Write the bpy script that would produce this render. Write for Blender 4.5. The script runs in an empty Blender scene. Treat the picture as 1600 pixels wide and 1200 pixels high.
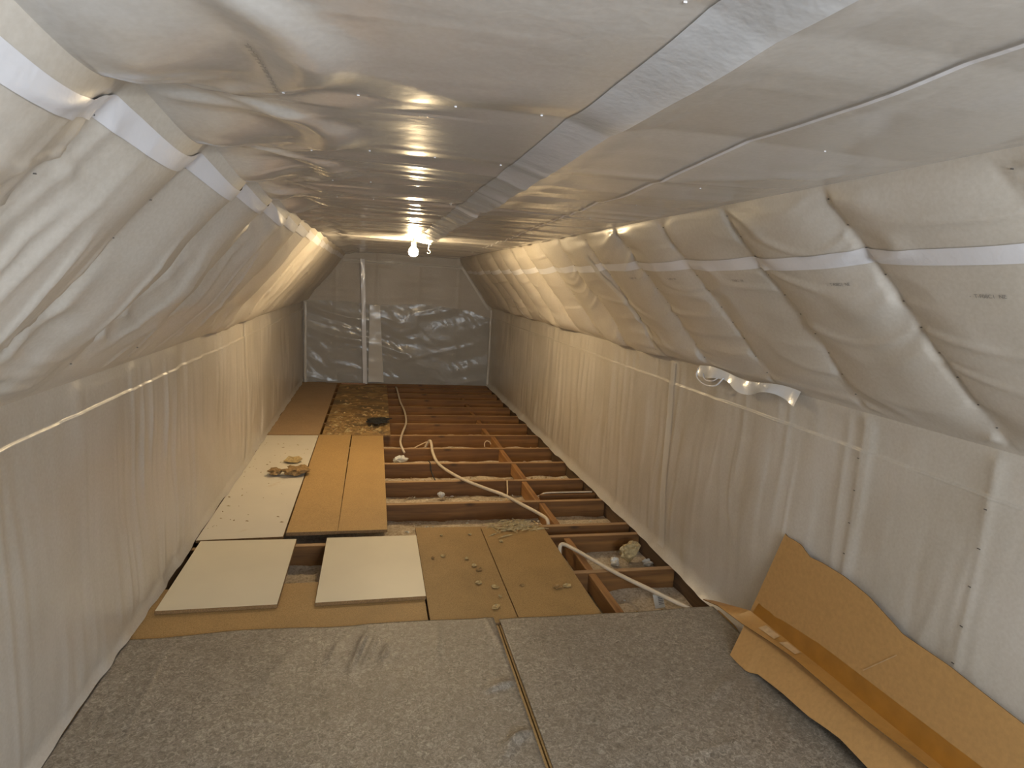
import bpy, bmesh, math, random
import numpy as np
from mathutils import Matrix, Vector

random.seed(7)
SC = bpy.context.scene
COL = SC.collection

# ------------------------------------------------------------------ camera
H = 1.6
RGT = Vector((0.97469773, -0.2158085, 0.05823256))
DWN = Vector((0.02118524, -0.17015506, -0.98518955))
FWD = Vector((0.22252084, 0.96149568, -0.1612778))
cam_d = bpy.data.cameras.new('camera')
cam = bpy.data.objects.new('camera', cam_d)
COL.objects.link(cam)
m3 = Matrix((RGT, -DWN, -FWD)).transposed()
cam.matrix_world = Matrix.Translation((0, 0, H)) @ m3.to_4x4()
cam_d.sensor_width = 36.0
cam_d.lens = 956.143 / 1600 * 36
cam_d.clip_start = 0.02
SC.camera = cam

# ------------------------------------------------------------------ world, lamps, exposure
SC.view_settings.view_transform = 'Standard'
SC.view_settings.look = 'None'
SC.view_settings.gamma = 1
SC.view_settings.use_curve_mapping = False
SC.view_settings.exposure = 0.25
W = bpy.data.worlds.new('world')
W.use_nodes = True
W.node_tree.nodes['Background'].inputs[0].default_value = (0.75, 0.85, 1.0, 1)
W.node_tree.nodes['Background'].inputs[1].default_value = 0.02
SC.world = W

def lamp(name, kind, loc, energy, color, size=0.1, target=None, size_y=None):
    d = bpy.data.lights.new(name, kind)
    d.energy = energy
    d.color = color
    if kind == 'AREA':
        d.size = size
        if size_y:
            d.shape = 'RECTANGLE'
            d.size_y = size_y
    else:
        d.shadow_soft_size = size
    o = bpy.data.objects.new(name, d)
    COL.objects.link(o)
    o.location = loc
    if target:
        o.rotation_euler = (Vector(target) - Vector(loc)).to_track_quat('-Z', 'Y').to_euler()
    return o

# daylight through the gable window behind the photographer, and a second bare bulb near it
lamp('window_daylight', 'AREA', (0.75, -1.45, 1.35), 52, (0.78, 0.89, 1.0), 1.2, (0.25, 1.6, 1.75), 0.8)
lamp('near_bulb_light', 'POINT', (0.62, -0.45, 1.74), 22, (1.0, 0.94, 0.86), 0.04)
BULB = Vector((0.307, 5.2, 1.815))

# ------------------------------------------------------------------ noise helpers (numpy)
def _hash(ix, iy, seed):
    v = np.sin(ix * 127.1 + iy * 311.7 + seed * 74.7) * 43758.5453
    return (v - np.floor(v)) * 2 - 1

def vn(x, y, seed=0):
    x = np.asarray(x, float); y = np.asarray(y, float)
    x, y = np.broadcast_arrays(x, y)
    ix = np.floor(x); iy = np.floor(y)
    fx = x - ix; fy = y - iy
    fx = fx * fx * fx * (fx * (fx * 6 - 15) + 10); fy = fy * fy * fy * (fy * (fy * 6 - 15) + 10)
    a = _hash(ix, iy, seed); b = _hash(ix + 1, iy, seed)
    c = _hash(ix, iy + 1, seed); d = _hash(ix + 1, iy + 1, seed)
    return (a * (1 - fx) + b * fx) * (1 - fy) + (c * (1 - fx) + d * fx) * fy

def ridge(x, y, seed=0):
    return 1 - 2.2 * np.abs(vn(x, y, seed))

def crease(x, y, seed=0, w=0.16):
    return np.exp(-(vn(x, y, seed) / w) ** 2)

def sm(t):
    t = np.clip(t, 0, 1)
    return t * t * (3 - 2 * t)

def h1(k, seed=0):
    return _hash(np.asarray(k, float), np.asarray(k, float) * 0 + 3, seed) * 0.5 + 0.5

# ------------------------------------------------------------------ object helpers
def tag(o, label=None, cat=None, group=None, kind=None):
    if label: o['label'] = label
    if cat: o['category'] = cat
    if group: o['group'] = group
    if kind: o['kind'] = kind
    return o

def obj(name, verts, faces, mats, parent=None, smooth=False, fmat=None):
    me = bpy.data.meshes.new(name)
    me.from_pydata([tuple(map(float, v)) for v in verts], [], faces)
    if not isinstance(mats, (list, tuple)): mats = [mats]
    for m in mats: me.materials.append(m)
    if fmat is not None: me.polygons.foreach_set('material_index', fmat)
    if smooth: me.polygons.foreach_set('use_smooth', [True] * len(me.polygons))
    me.update()
    o = bpy.data.objects.new(name, me)
    COL.objects.link(o)
    if parent: o.parent = parent
    return o

def bmobj(name, bm, mats, parent=None, smooth=False):
    me = bpy.data.meshes.new(name)
    bm.normal_update()
    bm.to_mesh(me); bm.free()
    if not isinstance(mats, (list, tuple)): mats = [mats]
    for m in mats: me.materials.append(m)
    if smooth: me.polygons.foreach_set('use_smooth', [True] * len(me.polygons))
    o = bpy.data.objects.new(name, me)
    COL.objects.link(o)
    if parent: o.parent = parent
    return o

def empty(name, loc, label, cat, group=None):
    o = bpy.data.objects.new(name, None)
    COL.objects.link(o); o.location = loc
    o.empty_display_size = 0.1
    return tag(o, label, cat, group)

def grid_obj(name, P, mat, parent=None, flip=False):
    """P: array (n, m, 3) of points -> smooth grid mesh"""
    n, m = P.shape[:2]
    idx = np.arange(n * m).reshape(n, m)
    a = idx[:-1, :-1].ravel(); b = idx[1:, :-1].ravel(); c = idx[1:, 1:].ravel(); d = idx[:-1, 1:].ravel()
    q = np.stack([a, d, c, b] if flip else [a, b, c, d], 1).astype(np.int32)
    me = bpy.data.meshes.new(name)
    me.vertices.add(n * m); me.vertices.foreach_set('co', P.reshape(-1).astype(np.float32))
    me.loops.add(q.size); me.loops.foreach_set('vertex_index', q.ravel())
    me.polygons.add(len(q)); me.polygons.foreach_set('loop_start', np.arange(0, q.size, 4, dtype=np.int32))
    me.polygons.foreach_set('loop_total', np.full(len(q), 4, np.int32))
    me.polygons.foreach_set('use_smooth', np.ones(len(q), bool))
    me.materials.append(mat)
    me.update(calc_edges=True); me.validate()
    o = bpy.data.objects.new(name, me)
    COL.objects.link(o)
    if parent: o.parent = parent
    return o

def box_bm(bm, x0, x1, y0, y1, z0, z1, top=None, bevel=0.0):
    vs = [bm.verts.new(p) for p in ((x0, y0, z0), (x1, y0, z0), (x1, y1, z0), (x0, y1, z0),
                                    (x0, y0, z1), (x1, y0, z1), (x1, y1, z1), (x0, y1, z1))]
    fs = [bm.faces.new([vs[i] for i in f]) for f in ((3, 2, 1, 0), (4, 5, 6, 7), (0, 1, 5, 4), (1, 2, 6, 5), (2, 3, 7, 6), (3, 0, 4, 7))]
    if top is not None: fs[1].material_index = top
    if bevel:
        ed = set(e for f in fs for e in f.edges)
        bmesh.ops.bevel(bm, geom=list(ed), offset=bevel, segments=1, affect='EDGES', profile=0.5)

def tube(name, pts, r, mat, parent=None, seg=8, sub=6):
    P = [Vector(p) for p in pts]
    Q = []
    for i in range(len(P) - 1):
        p0 = P[max(i - 1, 0)]; p1 = P[i]; p2 = P[i + 1]; p3 = P[min(i + 2, len(P) - 1)]
        for k in range(sub):
            t = k / sub
            Q.append(0.5 * ((2 * p1) + (p2 - p0) * t + (2 * p0 - 5 * p1 + 4 * p2 - p3) * t * t + (3 * p1 - p0 - 3 * p2 + p3) * t ** 3))
    Q.append(P[-1])
    bm = bmesh.new(); rings = []
    up = Vector((0.31, 0.2, 0.93))
    for i, q in enumerate(Q):
        t = (Q[min(i + 1, len(Q) - 1)] - Q[max(i - 1, 0)]).normalized()
        a = t.cross(up)
        if a.length < 1e-4: a = t.cross(Vector((1, 0, 0)))
        a.normalize(); b = t.cross(a)
        rings.append([bm.verts.new(q + r * (a * math.cos(2 * math.pi * k / seg) + b * math.sin(2 * math.pi * k / seg))) for k in range(seg)])
    for A, B in zip(rings, rings[1:]):
        for k in range(seg): bm.faces.new((A[k], A[(k + 1) % seg], B[(k + 1) % seg], B[k]))
    bm.faces.new(rings[0][::-1]); bm.faces.new(rings[-1])
    bmesh.ops.recalc_face_normals(bm, faces=bm.faces)
    return bmobj(name, bm, mat, parent, True)

# ------------------------------------------------------------------ materials
def nodes(name):
    m = bpy.data.materials.new(name); m.use_nodes = True
    nt = m.node_tree
    return m, nt, nt.nodes['Principled BSDF']

def N(nt, t, **kw):
    n = nt.nodes.new(t)
    for k, v in kw.items():
        if k in n.inputs: n.inputs[k].default_value = v
        else: setattr(n, k, v)
    return n

def coords(nt, scale=(1, 1, 1), rot=(0, 0, 0)):
    tc = N(nt, 'ShaderNodeTexCoord'); mp = N(nt, 'ShaderNodeMapping')
    mp.inputs['Scale'].default_value = scale; mp.inputs['Rotation'].default_value = rot
    nt.links.new(tc.outputs['Object'], mp.inputs['Vector'])
    return mp.outputs[0]

def noise(nt, vec, scale, detail=4, rough=0.55, dist=0.0):
    n = N(nt, 'ShaderNodeTexNoise', Scale=scale, Detail=detail, Roughness=rough, Distortion=dist)
    nt.links.new(vec, n.inputs['Vector']); return n.outputs['Fac']

def ramp(nt, fac, stops):
    r = N(nt, 'ShaderNodeValToRGB')
    while len(r.color_ramp.elements) < len(stops): r.color_ramp.elements.new(0.5)
    for e, (p, c) in zip(r.color_ramp.elements, stops):
        e.position = p; e.color = (*c, 1) if len(c) == 3 else c
    nt.links.new(fac, r.inputs[0]); return r.outputs[0]

def mix(nt, fac, a, b, mode='MIX'):
    n = N(nt, 'ShaderNodeMix', data_type='RGBA', blend_type=mode)
    if hasattr(fac, 'links'): nt.links.new(fac, n.inputs[0])
    else: n.inputs[0].default_value = fac
    for s, v in ((6, a), (7, b)):
        if hasattr(v, 'links'): nt.links.new(v, n.inputs[s])
        else: n.inputs[s].default_value = (*v, 1)
    return n.outputs[2]

def bump(nt, b, h, strength, dist):
    n = N(nt, 'ShaderNodeBump', Strength=strength, Distance=dist)
    nt.links.new(h, n.inputs['Height']); nt.links.new(n.outputs[0], b.inputs['Normal']); return n

def sheet_mat(name, c1, c2, rough, coat, coat_rough, spec=0.5, bstr=0.12, streak=False):
    m, nt, b = nodes(name)
    v = coords(nt)
    f = noise(nt, v, 1.7, 3)
    g = noise(nt, coords(nt, (1, 1, 1)), 90, 2)
    c = ramp(nt, f, [(0.35, c1), (0.65, c2)])
    c = mix(nt, 0.10, c, ramp(nt, g, [(0.3, (0.35, 0.30, 0.24)), (0.7, (0.85, 0.83, 0.80))]))
    nt.links.new(c, b.inputs['Base Color'])
    b.inputs['Roughness'].default_value = rough
    b.inputs['Specular IOR Level'].default_value = spec
    b.inputs['Coat Weight'].default_value = coat
    b.inputs['Coat Roughness'].default_value = coat_rough
    bn = bump(nt, b, noise(nt, v, 26, 3, 0.5, 0.6), bstr, 0.02)
    if streak:      # fine creases drawn across the room
        tc = N(nt, 'ShaderNodeTexCoord'); sx = N(nt, 'ShaderNodeSeparateXYZ'); mr = N(nt, 'ShaderNodeMapRange')
        nt.links.new(tc.outputs['Object'], sx.inputs[0]); nt.links.new(sx.outputs['Y'], mr.inputs['Value'])
        mr.inputs['From Min'].default_value = 1.5; mr.inputs['From Max'].default_value = 3.2
        mr.inputs['To Max'].default_value = 0.24
        b2 = bump(nt, b, noise(nt, coords(nt, (1.2, 30, 1)), 1.0, 3, 0.6, 0.7), 0.22, 0.02)
        nt.links.new(mr.outputs[0], b2.inputs['Strength'])
        nt.links.new(bn.outputs[0], b2.inputs['Normal'])
    return m

M = {}
M['slope'] = sheet_mat('vapour_sheet_matte', (0.52, 0.475, 0.41), (0.60, 0.56, 0.51), 0.50, 0.40, 0.24, 0.45, 0.03)
M['wall'] = sheet_mat('vapour_sheet_wall', (0.46, 0.42, 0.36), (0.54, 0.505, 0.46), 0.40, 0.35, 0.25, 0.5, 0.04)
M['ceil'] = sheet_mat('vapour_sheet_glossy', (0.52, 0.495, 0.465), (0.58, 0.56, 0.54), 0.36, 1.0, 0.13, 0.5, 0.05, True)
M['end'] = sheet_mat('vapour_sheet_end', (0.42, 0.38, 0.33), (0.48, 0.44, 0.39), 0.55, 0.2, 0.35, 0.4)

def tape_mat(name, col, rough=0.35, alpha=1.0):
    m, nt, b = nodes(name)
    v = coords(nt)
    c = mix(nt, 0.25, col, ramp(nt, noise(nt, v, 5, 3), [(0.3, tuple(x * 0.8 for x in col)), (0.7, col)]))
    nt.links.new(c, b.inputs['Base Color'])
    b.inputs['Roughness'].default_value = rough
    b.inputs['Coat Weight'].default_value = 0.4; b.inputs['Coat Roughness'].default_value = 0.15
    b.inputs['Alpha'].default_value = alpha
    bump(nt, b, noise(nt, v, 40, 2), 0.12, 0.01)
    return m
M['tape'] = tape_mat('white_tape', (0.74, 0.74, 0.78), 0.38)
M['tape_clear'] = tape_mat('milky_tape', (0.74, 0.71, 0.66), 0.3, 0.75)
M['tape_ceiling'] = tape_mat('ceiling_tape', (0.76, 0.79, 0.84), 0.2, 0.85)

def clear_mat():
    m, nt, b = nodes('clear_polythene')
    v = coords(nt)
    b.inputs['Base Color'].default_value = (0.50, 0.50, 0.49, 1)
    b.inputs['Roughness'].default_value = 0.16
    b.inputs['Specular IOR Level'].default_value = 0.8
    b.inputs['Alpha'].default_value = 0.42
    bump(nt, b, noise(nt, v, 9, 4, 0.6, 1.5), 0.15, 0.02)
    return m
M['clear'] = clear_mat()

def wood_mat(name, c1, c2, c3, along='X', rough=0.6):
    m, nt, b = nodes(name)
    s = {'X': (1.2, 26, 26), 'Y': (26, 1.2, 26)}[along]
    v = coords(nt, s)
    f = noise(nt, v, 1.0, 5, 0.6, 0.8)
    big = noise(nt, coords(nt), 2.3, 3)
    c = ramp(nt, f, [(0.28, c1), (0.5, c2), (0.75, c3)])
    c = mix(nt, ramp(nt, big, [(0.45, (0, 0, 0)), (0.75, (0.6, 0.6, 0.6))]), c, c1)
    kn = N(nt, 'ShaderNodeTexVoronoi', Scale=1.0)
    nt.links.new(coords(nt, {'X': (3.2, 7, 7), 'Y': (7, 3.2, 7)}[along]), kn.inputs['Vector'])
    c = mix(nt, ramp(nt, kn.outputs['Distance'], [(0.08, (0.8, 0.8, 0.8)), (0.17, (0, 0, 0))]), c, tuple(x * 0.35 for x in c1))
    nt.links.new(c, b.inputs['Base Color'])
    b.inputs['Roughness'].default_value = rough
    bump(nt, b, f, 0.3, 0.004)
    return m
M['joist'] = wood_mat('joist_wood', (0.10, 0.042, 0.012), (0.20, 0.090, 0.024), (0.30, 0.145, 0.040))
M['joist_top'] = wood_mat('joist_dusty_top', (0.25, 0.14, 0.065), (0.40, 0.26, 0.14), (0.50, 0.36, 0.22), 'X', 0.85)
M['noggin'] = wood_mat('noggin_wood', (0.18, 0.08, 0.025), (0.31, 0.15, 0.048), (0.40, 0.21, 0.075), 'Y')
M['plate'] = wood_mat('plate_wood', (0.06, 0.035, 0.02), (0.10, 0.06, 0.03), (0.14, 0.08, 0.04), 'Y', 0.8)

def chip_mat(name, c1, c2, rough=0.6, big_amt=0.35, dark=None):
    m, nt, b = nodes(name)
    v = coords(nt)
    f = noise(nt, v, 190, 3, 0.7)
    g = noise(nt, v, 4.0, 4, 0.6)
    c = ramp(nt, f, [(0.30, tuple(x * 0.62 for x in c1)), (0.5, c1), (0.72, c2)])
    c = mix(nt, ramp(nt, g, [(0.42, (0, 0, 0)), (0.8, (big_amt,) * 3)]), c, dark or tuple(x * 0.55 for x in c1))
    nt.links.new(c, b.inputs['Base Color'])
    b.inputs['Roughness'].default_value = rough
    b.inputs['Specular IOR Level'].default_value = 0.35
    bump(nt, b, f, 0.12, 0.002)
    return m
M['chip'] = chip_mat('chipboard', (0.41, 0.26, 0.105), (0.51, 0.335, 0.15))
M['chip_light'] = chip_mat('chipboard_light', (0.46, 0.295, 0.12), (0.56, 0.38, 0.175), big_amt=0.2)
M['chip_dark'] = chip_mat('chipboard_worn', (0.35, 0.22, 0.085), (0.45, 0.295, 0.125), big_amt=0.45)
M['chip_grey'] = chip_mat('chipboard_far', (0.40, 0.27, 0.15), (0.48, 0.34, 0.20), big_amt=0.3)
M['edge'] = chip_mat('chipboard_edge', (0.24, 0.14, 0.06), (0.36, 0.22, 0.10), 0.85)

def white_mat(name, col, spots, spot_col):
    m, nt, b = nodes(name)
    v = coords(nt)
    c = ramp(nt, noise(nt, v, 2.5, 3), [(0.3, tuple(x * 0.93 for x in col)), (0.7, col)])
    if spots:
        vo = N(nt, 'ShaderNodeTexVoronoi', Scale=11.0); vo.inputs['Randomness'].default_value = 1.0
        nt.links.new(coords(nt, (1.6, 1.0, 1)), vo.inputs['Vector'])
        sp = ramp(nt, vo.outputs['Distance'], [(0.05, (1, 1, 1)), (0.12, (0, 0, 0))])
        gate = ramp(nt, noise(nt, v, 5, 2), [(0.48, (0, 0, 0)), (0.56, (1, 1, 1))])
        c = mix(nt, mix(nt, 1.0, sp, gate, 'MULTIPLY'), c, spot_col)
        st = ramp(nt, noise(nt, v, 3.1, 4, 0.7, 0.5), [(0.62, (0, 0, 0)), (0.72, (0.55, 0.55, 0.55))])
        c = mix(nt, st, c, (0.55, 0.42, 0.24))
    nt.links.new(c, b.inputs['Base Color'])
    b.inputs['Roughness'].default_value = 0.45
    return m
M['white_clean'] = white_mat('melamine_white', (0.76, 0.69, 0.53), False, None)
M['white_worn'] = white_mat('melamine_stained', (0.73, 0.68, 0.58), True, (0.26, 0.17, 0.08))

def osb_mat():
    m, nt, b = nodes('littered_board')
    v = coords(nt)
    vo = N(nt, 'ShaderNodeTexVoronoi', Scale=16.0)
    nt.links.new(coords(nt, (1, 2.2, 1), (0, 0, 0.5)), vo.inputs['Vector'])
    c = ramp(nt, vo.outputs['Color'], [(0.1, (0.20, 0.11, 0.04)), (0.5, (0.36, 0.22, 0.08)), (0.9, (0.48, 0.33, 0.13))])
    g = ramp(nt, noise(nt, v, 3.2, 4), [(0.42, (0, 0, 0)), (0.62, (1, 1, 1))])
    c = mix(nt, g, c, (0.15, 0.10, 0.05))
    nt.links.new(c, b.inputs['Base Color'])
    b.inputs['Roughness'].default_value = 0.75
    bump(nt, b, vo.outputs['Distance'], 0.4, 0.006)
    return m
M['osb'] = osb_mat()

def mat_mat():
    m, nt, b = nodes('felt_underlay')
    v = coords(nt)
    f = noise(nt, v, 62, 5, 0.8, 1.2)
    g = noise(nt, v, 2.2, 4, 0.6)
    w = noise(nt, coords(nt, (1.0, 2.6, 1)), 3.5, 5, 0.7, 0.6)
    c = ramp(nt, f, [(0.30, (0.088, 0.073, 0.055)), (0.5, (0.25, 0.215, 0.17)), (0.70, (0.56, 0.50, 0.42))])
    c = mix(nt, ramp(nt, g, [(0.4, (0, 0, 0)), (0.75, (0.4, 0.4, 0.4))]), c, (0.15, 0.125, 0.095))
    c = mix(nt, ramp(nt, w, [(0.6, (0, 0, 0)), (0.78, (0.45, 0.45, 0.45))]), c, (0.52, 0.47, 0.41))
    nt.links.new(c, b.inputs['Base Color'])
    b.inputs['Roughness'].default_value = 0.33
    b.inputs['Specular IOR Level'].default_value = 0.6
    bump(nt, b, f, 0.35, 0.006)
    return m
M['felt'] = mat_mat()

def plain(name, col, rough=0.5, var=0.2, scale=20, spec=0.5, metal=0.0):
    m, nt, b = nodes(name)
    f = noise(nt, coords(nt), scale, 3)
    c = ramp(nt, f, [(0.3, tuple(x * (1 - var) for x in col)), (0.7, tuple(min(1, x * (1 + var * 0.5)) for x in col))])
    nt.links.new(c, b.inputs['Base Color'])
    b.inputs['Roughness'].default_value = rough
    b.inputs['Specular IOR Level'].default_value = spec
    b.inputs['Metallic'].default_value = metal
    bump(nt, b, f, 0.1, 0.005)
    return m
M['cable'] = plain('cable_sheath', (0.66, 0.56, 0.42), 0.42, 0.12, 9)
M['wire'] = plain('thin_wire', (0.62, 0.47, 0.28), 0.5, 0.1)
M['card'] = plain('cardboard', (0.47, 0.275, 0.105), 0.8, 0.10, 60, 0.25)
M['card_edge'] = plain('cardboard_edge', (0.20, 0.12, 0.05), 0.9, 0.3, 120, 0.2)
M['card_flap'] = plain('taped_cardboard', (0.43, 0.225, 0.06), 0.35, 0.12, 30, 0.5)
M['card_tape'] = plain('brown_packing_tape', (0.36, 0.16, 0.025), 0.28, 0.15, 14)
M['tape_torn'] = plain('torn_clear_tape', (0.58, 0.40, 0.22), 0.25, 0.2, 30)
M['wool'] = plain('mineral_wool_scrap', (0.50, 0.385, 0.20), 0.95, 0.4, 60, 0.1)
M['wool_brown'] = plain('brown_debris', (0.34, 0.22, 0.10), 0.9, 0.45, 45, 0.15)
M['paper'] = plain('white_paper', (0.74, 0.74, 0.70), 0.7, 0.15, 25)
M['print'] = plain('grey_print', (0.22, 0.21, 0.20), 0.7, 0.2, 60)
M['black'] = plain('black_fabric', (0.02, 0.02, 0.02), 0.7, 0.4, 30)
M['staple'] = plain('staple_steel', (0.16, 0.15, 0.14), 0.4, 0.2, 60, 0.5, 0.6)
M['holder'] = plain('white_bakelite', (0.75, 0.72, 0.66), 0.4, 0.1)
M['pink'] = plain('pinkish_lath', (0.50, 0.28, 0.18), 0.7, 0.2, 30)

def dust_mat():
    m, nt, b = nodes('insulation_rubble')
    v = coords(nt)
    f = noise(nt, v, 60, 5, 0.75)
    g = noise(nt, v, 5, 4, 0.6)
    c = ramp(nt, f, [(0.28, (0.24, 0.18, 0.12)), (0.5, (0.56, 0.47, 0.35)), (0.7, (0.74, 0.67, 0.56))])
    c = mix(nt, ramp(nt, g, [(0.5, (0, 0, 0)), (0.72, (0.6, 0.6, 0.6))]), c, (0.22, 0.155, 0.095))
    nt.links.new(c, b.inputs['Base Color'])
    b.inputs['Roughness'].default_value = 0.95
    bump(nt, b, f, 0.6, 0.012)
    return m
M['dust'] = dust_mat()

m, nt, b = nodes('lit_bulb')
b.inputs['Base Color'].default_value = (1, 0.9, 0.75, 1)
b.inputs['Emission Color'].default_value = (1.0, 0.75, 0.42, 1)
b.inputs['Emission Strength'].default_value = 800
M['bulb'] = m

# ------------------------------------------------------------------ room surfaces
XL, XR, ZL, ZR, YE, YB = -1.0, 1.777, 1.183, 1.208, 9.38, -1.6
CLX, CRX, CZ = -0.438, 1.25, 1.93
RS = math.hypot(XR - CRX, CZ - ZR); LS = math.hypot(CLX - XL, CZ - ZL)
RD = np.array([(CRX - XR) / RS, 0, (CZ - ZR) / RS]); RN = np.array([-RD[2], 0, RD[0]])
LD = np.array([(CLX - XL) / LS, 0, (CZ - ZL) / LS]); LN = np.array([LD[2], 0, -LD[0]])

def pillow(b, p=2.0):
    return 1 - np.abs(2 * b - 1) ** p

def unit(v): return v / np.linalg.norm(v, axis=-1, keepdims=True)

R0, RSP = 1.08, 0.528      # rafter positions along the right slope's top edge
L0, LSP = 1.32, 0.555      # and the left one's

def right_slope(Y, s, off=0.0):
    Y, s = np.broadcast_arrays(np.asarray(Y, float), np.asarray(s, float))
    u = (Y - R0 + 0.29 * (1 - s / RS)) / RSP
    k = np.floor(u); b = u - k
    pil = pillow(b, 2.6)
    amp = (0.016 + 0.016 * h1(k, 1)) * (1 + 0.5 * sm((Y - 3.5) / 2)) * sm(s / 0.13) * (0.25 + 0.75 * sm((RS - s) / 0.10)) * sm((RS - s) / 0.02)
    d = amp * pil
    sag = 0.16 * b * (1 - b) * 4 * (h1(k, 2) - 0.1)
    edge = (0.35 + 0.65 * np.abs(2 * b - 1) ** 1.5) * sm(np.minimum(b, 1 - b) / 0.06)
    sw = s + sag + 0.02 * vn(Y * 3, s * 3, 5)
    act = np.maximum(sm((vn(Y * 1.9, s * 2.6, 8) + 0.45) / 0.9), 0.75 * (k >= 1) * sm((b - 0.02) / 0.05))
    d = d + 0.0095 * edge * act * np.clip(ridge(sw * 9 + 7 * k, u * 0.8, 11), -0.6, 1) * sm(s / .05) * sm((RS - s) / .04)
    d = d + 0.0085 * act * (0.3 + edge) * crease(sw * 8.5 + 5 * k, b * 0.8 + 3 * k, 13, 0.17) * sm(s / .06) * sm((RS - s) / .05) * sm(np.minimum(b, 1 - b) / 0.05)
    d = d + 0.0028 * vn(sw * 26, u * 2.0, 12) * edge * sm(s / .05)* sm((RS - s) / .04)
    d = d + 0.010 * vn(Y * 1.5, s * 3.0, 4) * sm(s / .2) * sm((RS - s) / .2)
    # scalloped belly where the slope sheet hangs over the top of the knee wall
    d = d + (0.024 + 0.03 * vn(Y * 4.3, 0, 6)) * sm(s / 0.05) * sm((0.26 - s) / 0.2) * sm((Y - 2.6) / 1.0)
    base = np.stack([XR + RD[0] * s, Y, ZR + RD[2] * s], -1)
    return base + (d + off)[..., None] * RN

def LAMP(k): return 0.046 + 0.022 * h1(k, 21)

def left_corner(Y):
    u = (Y - L0) / LSP
    k = np.floor(u); b = u - k
    return LAMP(k) * (pillow(b, 2.2) * 0.45 + 0.55 * np.sin(np.pi * b) ** 2) * (0.7 + 0.3 * sm((5.5 - Y) / 4)), b, k

def left_slope(Y, s, off=0.0):
    Y, s = np.broadcast_arrays(np.asarray(Y, float), np.asarray(s, float))
    u = (Y - L0 + 0.30 * (1 - s / LS)) / LSP
    k = np.floor(u); b = u - k
    pil = (pillow(b, 2.2) * 0.45 + 0.55 * np.sin(np.pi * b) ** 2)
    amp = LAMP(k) * (0.7 + 0.3 * sm((5.5 - Y) / 4)) * sm(s / 0.40)
    d = amp * pil
    sag = 0.14 * b * (1 - b) * 4 * (h1(k, 22) - 0.1)
    edge = (0.35 + 0.65 * np.abs(2 * b - 1) ** 1.5) * sm(np.minimum(b, 1 - b) / 0.06)
    top = sm((LS - s) / 0.12)
    sw = s + sag + 0.02 * vn(Y * 3, s * 3, 25)
    act = sm((vn(Y * 1.7, s * 2.6, 28) + 0.45) / 0.9)
    d = d + 0.0080 * top * edge * act * np.clip(ridge(sw * 10 + 7 * k, u * 0.9, 31), -0.6, 1) * sm(s / .05)
    # folds that run with the rafters
    d = d + 0.0055 * top * np.clip(ridge(b * 5 + 3 * k, s * 1.1, 33), -0.5, 1) * sm(s / .1) * act
    d = d + 0.0080 * top * act * (0.3 + edge) * crease(sw * 7 + 5 * k, u * 1.4, 34, 0.2) * sm(s / .06) * sm(np.minimum(b, 1 - b) / 0.05)
    d = d + 0.007 * top * crease(b * 4 + 3 * k + s * 1.2, s * 2.2, 35, 0.2) * sm(s / .1) * sm((0.75 - s) / .2)
    d = d + 0.0026 * top * vn(sw * 26, u * 2.0, 32) * edge * sm(s / .05)
    d = d + 0.012 * top * vn(Y * 1.5, s * 3.0, 24) * sm(s / .2)
    d = d + (0.020 + 0.014 * vn(Y * 3.1, 0, 26)) * (0.25 + 0.75 * sm((Y - 2.2) / 1.5)) * sm(s / 0.05) * sm((0.28 - s) / 0.2)
    base = np.stack([XL + LD[0] * s, Y, ZL + LD[2] * s], -1)
    bis = unit(LN + np.array([0, 0, -1.0]))
    w = sm((s - (LS - 0.16)) / 0.16)[..., None]
    n = unit(LN * (1 - w) + bis * w)
    return base + (d + off)[..., None] * n

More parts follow.
